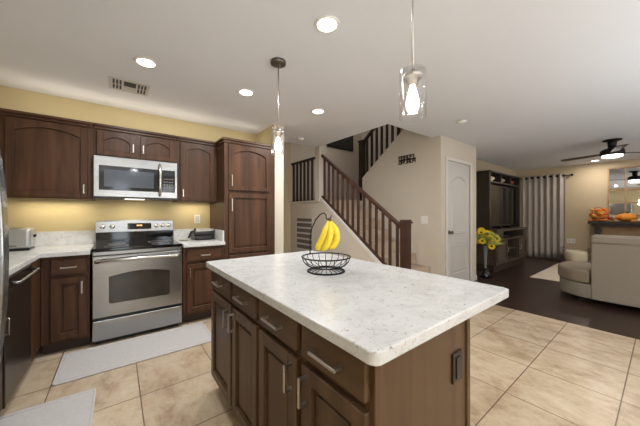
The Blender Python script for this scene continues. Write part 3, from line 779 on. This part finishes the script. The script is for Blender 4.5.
# ------------------------------------------------------------------ stair wall items
t = thing('light_switch', 'white double light switch on the taupe stair wall', 'switch', (4.1, 2.46, 1.14))
MB().box(4.093, 4.1, 2.398, 2.522, 1.078, 1.208, .003).build('plate', 'white_plastic', t)
for y in (2.43, 2.49): MB().box(4.088, 4.094, y - .017, y + .017, 1.108, 1.178, .002).build('rocker', 'white_plastic', t)
t = thing('wall_sign', 'small black cut-out metal sign on the taupe stair wall', 'sign', (4.1, 2.79, 2.21))
m = MB()
for row, (z0, z1, ws) in enumerate(((2.138, 2.205, (.05, .045, .06, .04, .055, .035)), (2.22, 2.29, (.06, .04, .05, .055, .065)))):
    y = 2.968
    for i, w in enumerate(ws):
        k = .009
        m.box(4.086, 4.099, y - w, y - w + k, z0, z1); m.box(4.086, 4.099, y - k, y, z0 + (.025 if (i + row) % 3 == 2 else 0), z1)
        m.box(4.086, 4.099, y - w + k, y - k, z1 - k, z1)
        if (i + row) % 2: m.box(4.086, 4.099, y - w + k, y - k, (z0 + z1) / 2 - k / 2, (z0 + z1) / 2 + k / 2)
        else: m.box(4.086, 4.099, y - w + k, y - k, z0, z0 + k)
        y -= w + .011
m.box(4.093, 4.1, 2.62, 2.968, 2.204, 2.221)
m.build('lettering', 'black_metal', t)
t = thing('return_grille', 'white louvred return air grille low on the wall below the landing railing', 'air vent', (3.0, 4.42, .8))
MB().box(2.988, 3.0, 4.12, 4.16, .46, 1.19, .002).box(2.988, 3.0, 4.70, 4.745, .46, 1.19, .002).box(2.988, 3.0, 4.16, 4.70, .46, .50, .002).box(2.988, 3.0, 4.16, 4.70, 1.15, 1.19, .002).build('frame', 'grille_paint', t)
MB().box(2.995, 2.999, 4.15, 4.71, .49, 1.16).build('backing', 'grille_dark', t)
m = MB()
for i in range(6): m.box(2.989, 2.995, 4.16, 4.70, .505 + i * .11, .54 + i * .11)
m.build('louvre', 'grille_paint', t)
t = thing('picture_frame', 'wide dark framed picture high on the landing wall', 'picture', (4.45, 4.97, 2.86))
MB().box(4.02, 4.90, 4.955, 4.98, 2.86, 3.42, .004).build('frame', 'black_plastic', t)
MB().box(4.07, 4.85, 4.950, 4.956, 2.91, 3.37).build('picture', 'art_dark', t)
t = thing('picture_frame', 'framed picture on the upper stair wall behind the dark balusters', 'picture', (5.2, 3.4, 3.0))
MB().box(5.178, 5.2, 3.15, 3.75, 2.95, 3.6, .004).build('frame', 'black_plastic', t)
MB().box(5.174, 5.179, 3.2, 3.7, 3.0, 3.55).build('picture', 'art_warm', t)

# ------------------------------------------------------------------ living room
# entertainment centre
t = thing('entertainment_center', 'tall dark wooden entertainment center framing the television', 'cabinet', (7.3, 2.35, 0))
b = MB().box(6.33, 8.32, 2.15, 2.63, .86, .90, .004).box(6.33, 6.37, 2.17, 2.63, .15, .86).box(8.28, 8.32, 2.17, 2.63, .15, .86).box(6.37, 8.28, 2.17, 2.63, .15, .19).box(6.37, 8.28, 2.60, 2.63, .19, .86)
b.box(6.37, 8.28, 2.17, 2.60, .66, .685).box(6.95, 6.98, 2.17, 2.60, .19, .66).box(7.67, 7.70, 2.17, 2.60, .19, .66).box(6.98, 7.67, 2.19, 2.60, .42, .44)
b.box(6.37, 6.75, 2.17, 2.60, .685, .86).box(8.1, 8.28, 2.17, 2.60, .685, .86)
b.build('base', 'media_wood', t)
MB().box(6.36, 8.29, 2.22, 2.6, 0, .15).build('plinth', 'toe_kick', t)
for x0, x1, hx in ((6.375, 6.945, .53), (7.705, 8.275, .04)):
    cab_door(t, FR(x0, 2.17, .2, '-Y'), x1 - x0, .45, 0, 'media_wood', (hx, .25, True), .1)
hm = MB().box(6.33, 6.40, 2.29, 2.63, .90, 2.18).box(8.22, 8.29, 2.29, 2.63, .90, 2.18).box(6.33, 8.29, 2.27, 2.63, 2.15, 2.18, .004).box(6.40, 8.22, 2.29, 2.63, 1.925, 1.955).box(6.40, 8.22, 2.60, 2.63, .90, 2.15)
hm.box(6.98, 7.01, 2.29, 2.60, 1.955, 2.15).box(7.60, 7.63, 2.29, 2.60, 1.955, 2.15)
hm.build('hutch', 'hutch_wood', t)
t = thing('television', 'large black television standing inside the entertainment center', 'television', (7.3, 2.4, .90))
MB().box(6.43, 8.19, 2.36, 2.41, .95, 1.90, .006).build('bezel', 'black_plastic', t)
MB().box(6.45, 8.17, 2.354, 2.361, .98, 1.88).build('screen', 'tv_screen', t)
for x in (7.0, 7.56): MB().box(x, x + .06, 2.30, 2.46, .90, .955).build('foot', 'black_plastic', t)
for (x, lab, mt) in ((6.66, 'pale figurine in the left top cubby above the television', 'cream_gourd'), (7.28, 'small white ornament in the middle top cubby above the television', 'ceramic'), (7.9, 'reddish ornament in the right top cubby above the television', 'red_leaf')):
    o = MB().lathe([(0, 0), (.05, 0), (.035, .02), (.085, .06), (.09, .09), (.05, .12), (.03, .13), (0, .13)], (x, 2.40, 1.955), 20).build('ornament', mt); tag(o, lab, 'ornament')
t = tag(MB().box(7.1, 7.5, 2.28, 2.55, .685, .74, .005).build('media_player', 'black_plastic'), 'black media player in the open slot under the television', 'electronics')

# sunflower vase
VX, VY = 5.74, 2.15
t = thing('floor_vase', 'tall glass floor vase with dark foot beside the entertainment center', 'vase', (VX, VY, 0))
MB().lathe([(0, 0), (.10, 0), (.11, .03), (.08, .09), (.05, .14), (.03, .18), (0, .18)], (VX, VY, 0), 24).build('foot', 'black_glass', t)
MB().lathe([(.022, .18), (.024, .36), (.040, .60), (.045, .61), (.040, .61), (.020, .38), (.014, .20), (0, .19)], (VX, VY, 0), 24, cap=False).build('glass', 'vase_glass', t)
def flower(i, az, el, L, r, label):
    hx, hy, hz = VX + math.cos(az) * math.sin(el) * L * .72, VY + math.sin(az) * math.sin(el) * L * .72, .56 + math.cos(el) * L
    t = thing('sunflower', label, 'flower', (VX, VY, .55), 'sunflowers in the floor vase')
    MB().tube([(VX + .01 * math.cos(az), VY + .01 * math.sin(az), .42), (VX + .018 * math.cos(az), VY + .018 * math.sin(az), .56), ((VX + hx) / 2, (VY + hy) / 2, (.62 + hz) / 2), (hx, hy, hz)], .004, 6).build('stem', 'leaf', t)
    dirv = (Vector((hx - VX, hy - VY, hz - .5)).normalized() * .5 + Vector((-.75, -.35, .15))).normalized()
    R = dirv.to_track_quat('Z', 'Y').to_matrix().to_4x4()
    M = Matrix.Translation((hx, hy, hz)) @ R
    m = MB(M)
    for ring, (n, rr, lift) in enumerate(((14, r, .01), (14, r * .8, .022))):
        for k in range(n):
            a = 2 * PI * (k + .5 * ring) / n; b = bmesh.new()
            w = rr * .2
            pts = [(.25 * rr, -w * .5, 0), (.6 * rr, -w, lift * .6), (rr, 0, lift), (.6 * rr, w, lift * .6), (.25 * rr, w * .5, 0)]
            top = [b.verts.new(p) for p in pts]; bot = [b.verts.new((p[0], p[1], p[2] - .003)) for p in pts]
            b.faces.new(top); b.faces.new(bot[::-1])
            for q in range(5): b.faces.new((top[q], bot[q], bot[(q + 1) % 5], top[(q + 1) % 5]))
            b.transform(Matrix.Rotation(a, 4, 'Z')); m._merge(b)
    m.build('petals', 'petal', t)
    MB(M).ball((0, 0, .006), r * .27, r * .27, .014).build('seed_head', 'seed_head', t)
    return t
fl = [(3.9, .30, .30, .105, 'largest yellow sunflower facing the room at the front of the floor vase'),
      (2.6, .85, .25, .085, 'yellow sunflower leaning left toward the closet door from the floor vase'),
      (5.6, .80, .27, .085, 'yellow sunflower leaning right toward the media cabinet from the floor vase'),
      (1.4, .30, .37, .075, 'topmost yellow sunflower at the back of the floor vase'),
      (4.3, 1.25, .20, .075, 'lowest yellow sunflower drooping over the front rim of the floor vase'),
      (3.2, 1.0, .30, .07, 'small yellow sunflower low on the left side of the floor vase'),
      (5.0, .9, .33, .07, 'small yellow sunflower high on the right front side of the floor vase'),
      (3.0, .55, .38, .07, 'small yellow sunflower high on the left side of the floor vase'),
      (4.7, .55, .24, .08, 'yellow sunflower in the middle of the floor vase bouquet just right of the largest')]
for i, f in enumerate(fl): flower(i, *f)
m = MB(); rnd = random.Random(3)
for i in range(150):
    az = rnd.uniform(0, 2 * PI); el = rnd.uniform(.3, 1.75); L = rnd.uniform(.12, .27)
    p = Vector((VX + math.cos(az) * math.sin(el) * L, VY + math.sin(az) * math.sin(el) * L, .69 + math.cos(el) * L * .9))
    m.tube([(VX, VY, .60), tuple((p + Vector((VX, VY, .70))) / 2), tuple(p)], .0025, 4)
    R = Matrix.Translation(p) @ Matrix.Rotation(az, 4, 'Z') @ Matrix.Rotation(rnd.uniform(-.8, .8), 4, 'X')
    q = MB(R); q.ball((0, 0, 0), .055, .032, .006, 8, 5)
    me = bpy.data.meshes.new('t'); q.bm.to_mesh(me); q.bm.free(); m.bm.from_mesh(me); bpy.data.meshes.remove(me)
o = m.build('foliage', 'leaf_pale'); tag(o, 'green leafy sprays filling in around the sunflowers in the floor vase', 'foliage'); o['kind'] = 'stuff'

# curtain and rod
t = thing('curtain_rod', 'black curtain rod with round finial across the far wall', 'curtain rod', (9.36, 2.0, 2.25))
MB().cyl((9.36, 1.50, 2.25), .014, 1.13, 'Y', 12).build('rod', 'black_metal', t)
MB().ball((9.36, 1.475, 2.25), .032).build('finial', 'black_metal', t)
MB().box(9.35, 9.45, 1.535, 1.555, 2.24, 2.26).box(9.35, 9.45, 2.60, 2.62, 2.24, 2.26).build('bracket', 'black_metal', t)
t = thing('curtain', 'long grey grommet curtain covering the far corner of the living room', 'curtain', (9.34, 2.05, .03))
b = bmesh.new(); NY, NZ = 120, 10; rows = []
for j in range(NZ + 1):
    z = .03 + (2.30 - .03) * j / NZ; row = []
    for i in range(NY + 1):
        u = i / NY; ph = u * 2 * PI * 7.5
        amp = .045 * (1 - .15 * j / NZ)
        row.append(b.verts.new((9.355 + amp * math.sin(ph) + .006 * math.sin(3 * ph + j), 1.60 + u * (2.60 - 1.60) + .012 * math.sin(2 * ph), z)))
    rows.append(row)
for j in range(NZ):
    for i in range(NY): b.faces.new((rows[j][i], rows[j][i + 1], rows[j + 1][i + 1], rows[j + 1][i]))
for f in b.faces: f.smooth = True
m = MB(); m._merge(b); o = m.build('cloth', 'curtain_fabric', t)
sm = o.modifiers.new('thick', 'SOLIDIFY'); sm.thickness = .004
for k in range(14):
    y = 1.62 + k * (1.0 / 15) + .01
    m = MB(); m.tube([(9.355 + .001 * k % .002, y + .026 * math.cos(a * PI / 8), 2.25 + .026 * math.sin(a * PI / 8)) for a in range(16)], .007, 6, True)
    m.build('grommet', 'black_metal', t)

# rug
tag(MB().box(6.42, 8.75, -.9, 1.62, .001, .012, .004).build('area_rug', 'rug_fabric'), 'cream area rug on the dark wood floor behind the sofa', 'rug')

# sofa
t = thing('sofa', 'grey upholstered sectional sofa seen from behind with low rounded end', 'sofa', (5.7, 0, 0))
def rounded_end(x0, y0, xe, ye, n=14):     # quarter-ellipse bumper end from the back plane round to the front
    return [(xe - (xe - x0) * math.cos(PI / 2 * k / n) ** .8, y0 + (ye - y0) * math.sin(PI / 2 * k / n)) for k in range(n + 1)]
e1 = rounded_end(5.22, .60, 5.85, 1.05)
MB().prism([(6.15, -1.7), (6.15, .98)] + e1[::-1] + [(5.22, -1.7)], 'Z', .065, .262, .012, 3).build('frame', 'sofa_fabric', t)
e2 = rounded_end(5.212, .64, 5.85, 1.07)
MB().prism([(6.13, -1.68), (6.15, 1.0)] + e2[::-1] + [(5.46, .635), (5.46, -1.68)], 'Z', .266, .45, .04, 4).build('seat_cushion', 'sofa_cushion', t)
MB().box(5.2, 5.44, -1.7, .625, .065, .845, .015, 3).build('backrest', 'sofa_fabric', t)
MB().box(5.19, 5.46, -1.7, .63, .835, .955, .035, 4).build('back_cap', 'sofa_fabric', t)
MB().box(5.44, 5.62, -1.65, .60, .455, .93, .06, 4).build('back_cushion', 'sofa_cushion', t)
for (x, y) in ((5.36, .74), (6.05, .9), (5.3, -1.5), (6.05, -1.5)):
    MB().box(x - .04, x + .04, y - .04, y + .04, 0, .066, .004).build('leg', 'black_plastic', t)

# floor basket and outlet
t = thing('storage_basket', 'cream woven floor basket with loop handles by the far wall', 'basket', (9.1, 1.36, 0))
MB().lathe([(0, 0), (.17, 0), (.21, .08), (.22, .22), (.205, .32), (.195, .32), (.205, .22), (.195, .09), (.16, .02), (0, .02)], (9.1, 1.36, 0), 28).build('body', 'basket_cream', t)
for s in (-1, 1):
    MB().tube([(9.1, 1.36 + s * .2, .29), (9.1, 1.36 + s * .25, .33), (9.1, 1.36 + s * .28, .36), (9.1, 1.36 + s * .25, .40), (9.1, 1.36 + s * .2, .36)], .012, 8).build('handle', 'basket_handle', t)
t = thing('power_outlet', 'white wall outlet above the cream floor basket', 'outlet', (XR, 1.5, .5))
MB().box(XR - .007, XR, 1.42, 1.58, .47, .59, .003).build('plate', 'white_plastic', t)
MB().box(XR - .01, XR - .006, 1.44, 1.475, .50, .56, .002).box(XR - .01, XR - .006, 1.52, 1.555, .50, .56, .002).build('socket', 'door_white', t)

# mantel
t = thing('fireplace_mantel', 'dark wooden mantel shelf over a brown stone surround', 'mantel', (9.2, .2, 0))
MB().box(8.98, XR - .002, -1.3, 1.14, 1.0, 1.065, .01).build('shelf', 'mantel_wood', t)
MB().box(9.02, XR - .002, -1.26, 1.10, .955, 1.0, .008).build('moulding', 'mantel_wood', t)
for y in (.93, -1.2): MB().box(9.05, 9.2, y, y + .1, .6, .955, .01).build('corbel', 'mantel_wood', t)
MB().box(9.2, XR - .002, -1.24, 1.08, 0, .955).build('surround', 'stone', t)
MB().box(9.19, 9.2, 1.03, 1.08, 0, .955).build('side_strip', 'side_grey', t)
MB().box(9.192, 9.2, -.7, .55, .06, .62).build('firebox', 'black_glass', t)
# mantel decorations
t = thing('harvest_basket', 'wicker harvest basket of orange flowers at the left mantel end', 'decoration', (9.15, .98, 1.065))
MB().lathe([(0, 0), (.09, 0), (.13, .12), (.12, .12), (.085, .02), (0, .02)], (9.15, .98, 1.065), 20).build('basket', 'wicker', t)
MB().tube([(9.15, .98 + .12 * math.cos(a * PI / 12), 1.17 + .23 * math.sin(a * PI / 12)) for a in range(13)], .009, 8).build('handle', 'wicker', t)
m = MB(); rnd = random.Random(9)
for i in range(40): m.ball((9.13 + rnd.uniform(-.10, .09), .98 + rnd.uniform(-.12, .12), 1.16 + rnd.uniform(0, .19)), .042, .042, .03, 8, 6)
m.build('flowers', 'orange_leaf', t)
m = MB()
for i in range(22): m.ball((9.09 + rnd.uniform(-.09, .07), .98 + rnd.uniform(-.11, .11), 1.16 + rnd.uniform(0, .19)), .036, .036, .03, 8, 6)
m.build('dried_blooms', 'wheat', t)
m = MB()
for i in range(16): m.ball((9.06 + rnd.uniform(-.06, .05), .97 + rnd.uniform(-.16, .16), 1.085 + rnd.uniform(0, .02)), .04, .03, .015, 8, 5)
m.build('leaves', 'orange_leaf', t)
def pumpkin(x, y, z, r, h, label, mt='pumpkin', name='pumpkin'):
    t = thing(name, label, 'pumpkin', (x, y, z)); b = bmesh.new(); n, k = 48, 14; rings = []
    for j in range(k + 1):
        a = -PI / 2 + PI * j / k; ring = []
        for i in range(n):
            th = 2 * PI * i / n; rr = r * math.cos(a) * (1 + .07 * abs(math.cos(th * 4.5)) - .05)
            ring.append(b.verts.new((x + rr * math.cos(th), y + rr * math.sin(th), z + h / 2 + h / 2 * math.sin(a) * (.93 if j == k else 1))))
        rings.append(ring)
    for A, B in zip(rings, rings[1:]):
        for i in range(n): b.faces.new((A[i], A[(i + 1) % n], B[(i + 1) % n], B[i]))
    bmesh.ops.remove_doubles(b, verts=b.verts, dist=.0008)
    for f in b.faces: f.smooth = True
    m = MB(); m._merge(b); m.build('body', mt, t)
    MB().tube([(x, y, z + h * .94), (x + .01, y, z + h + .02), (x + .03, y, z + h + .035)], .012, 6).build('stem', 'leaf', t)
pumpkin(9.2, .545, 1.065, .16, .19, 'big flattened orange pumpkin in the middle of the mantel')
pumpkin(9.08, .33, 1.065, .05, .07, 'small cream gourd right of the big pumpkin on the mantel', 'cream_gourd')
pumpkin(9.01, .70, 1.065, .028, .045, 'tiny orange pumpkin on the mantel left of the big pumpkin')
pumpkin(9.07, .16, 1.065, .075, .10, 'pale cream pumpkin at the right end of the visible mantel', 'cream_gourd')
pumpkin(9.02, .43, 1.065, .035, .05, 'tiny orange pumpkin standing in front of the big flattened pumpkin')
t = thing('leaf_garland', 'cluster of red autumn leaves beside the harvest basket on the mantel', 'decoration', (9.12, .8, 1.065))
m = MB()
for i in range(18): m.ball((9.17 + rnd.uniform(-.05, .05), .785 + rnd.uniform(-.04, .04), 1.085 + rnd.uniform(0, .09)), .03, .03, .018, 8, 5)
m.build('leaves', 'red_leaf', t)
t = thing('greeting_card', 'pale green card standing on the mantel below the mirror', 'card', (9.35, .74, 1.065))
MB().box(9.40, 9.41, .66, .83, 1.065, 1.20, .001).build('card', 'card_green', t)

# mirror
t = thing('wall_mirror', 'large windowpane wall mirror with thin tan frame above the mantel', 'mirror', (XR, 0, 1.2))
MB().box(XR - .012, XR - .002, -.98, .85, 1.22, 2.32).build('glass', 'mirror_silver', t)
m = MB()
for y in (.838, .565, .29, .015, -.26, -.535, -.81, -.97): m.box(XR - .03, XR - .01, y - .013, y + .013, 1.20, 2.335, .003, 1)
for z in (1.21, 1.50, 1.80, 2.325): m.box(XR - .03, XR - .01, -.985, .851, z - .013, z + .013, .003, 1)
m.build('frame', 'mirror_frame', t)

# lamp bodies added out of view to carry the fill uplights
for i, (x, y) in enumerate(FILL_TORCH):
    t = thing('fill_floor_lamp', ['added black fill torchiere behind the viewer on the tile floor', 'added black fill torchiere behind the viewer near the unseen kitchen window', 'added black fill torchiere out of view behind the sofa in the living room', 'added black fill torchiere against the rear wall behind the viewer'][i], 'floor lamp', (x, y, 0))
    MB().lathe([(0, 0), (.14, 0), (.14, .015), (.02, .03), (0, .03)], (0, 0, 0), 28).build('base', 'black_metal', t, local=True)
    MB().cyl((0, 0, .028), .012, .61, n=12).build('pole', 'black_metal', t, local=True)
    MB().lathe([(0, .64), (.03, .64), (.10, .66), (.17, .71), (.175, .71), (.105, .655), (.03, .632), (0, .632)], (0, 0, 0), 28).build('bowl', 'black_metal', t, local=True)
# ceiling fan
FX, FY = 6.67, .55
t = thing('ceiling_fan', 'black three-blade ceiling fan with glowing round light', 'ceiling fan', (FX, FY, CEIL))
MB().lathe([(0, 0), (.12, 0), (.115, -.018), (.06, -.035), (.05, -.13), (.10, -.16), (0, -.16)], (FX, FY, CEIL), 28).build('mount', 'black_metal', t)
MB().lathe([(0, -.15), (.10, -.15), (.145, -.18), (.15, -.255), (.13, -.262), (0, -.262)], (FX, FY, CEIL), 32).build('motor_housing', 'black_metal', t)
MB().lathe([(0, -.262), (.128, -.262), (.125, -.285), (.08, -.302), (0, -.306)], (FX, FY, CEIL), 32).build('light_lens', 'fan_lens', t)
for a in (74, 194, 314):
    M = Matrix.Translation((FX, FY, CEIL - .225)) @ Matrix.Rotation(math.radians(a), 4, 'Z') @ Matrix.Rotation(math.radians(7), 4, 'X')
    m = MB(M).prism([(.12, -.045), (.3, -.06), (.66, -.07), (.71, -.05), (.715, .02), (.68, .06), (.3, .055), (.12, .045)], 'Z', -.004, .004)
    m.build('blade', 'mantel_wood', t)
lamp('fan_lamp', 'AREA', (FX, FY, CEIL - .32), 15, WARM, .24)
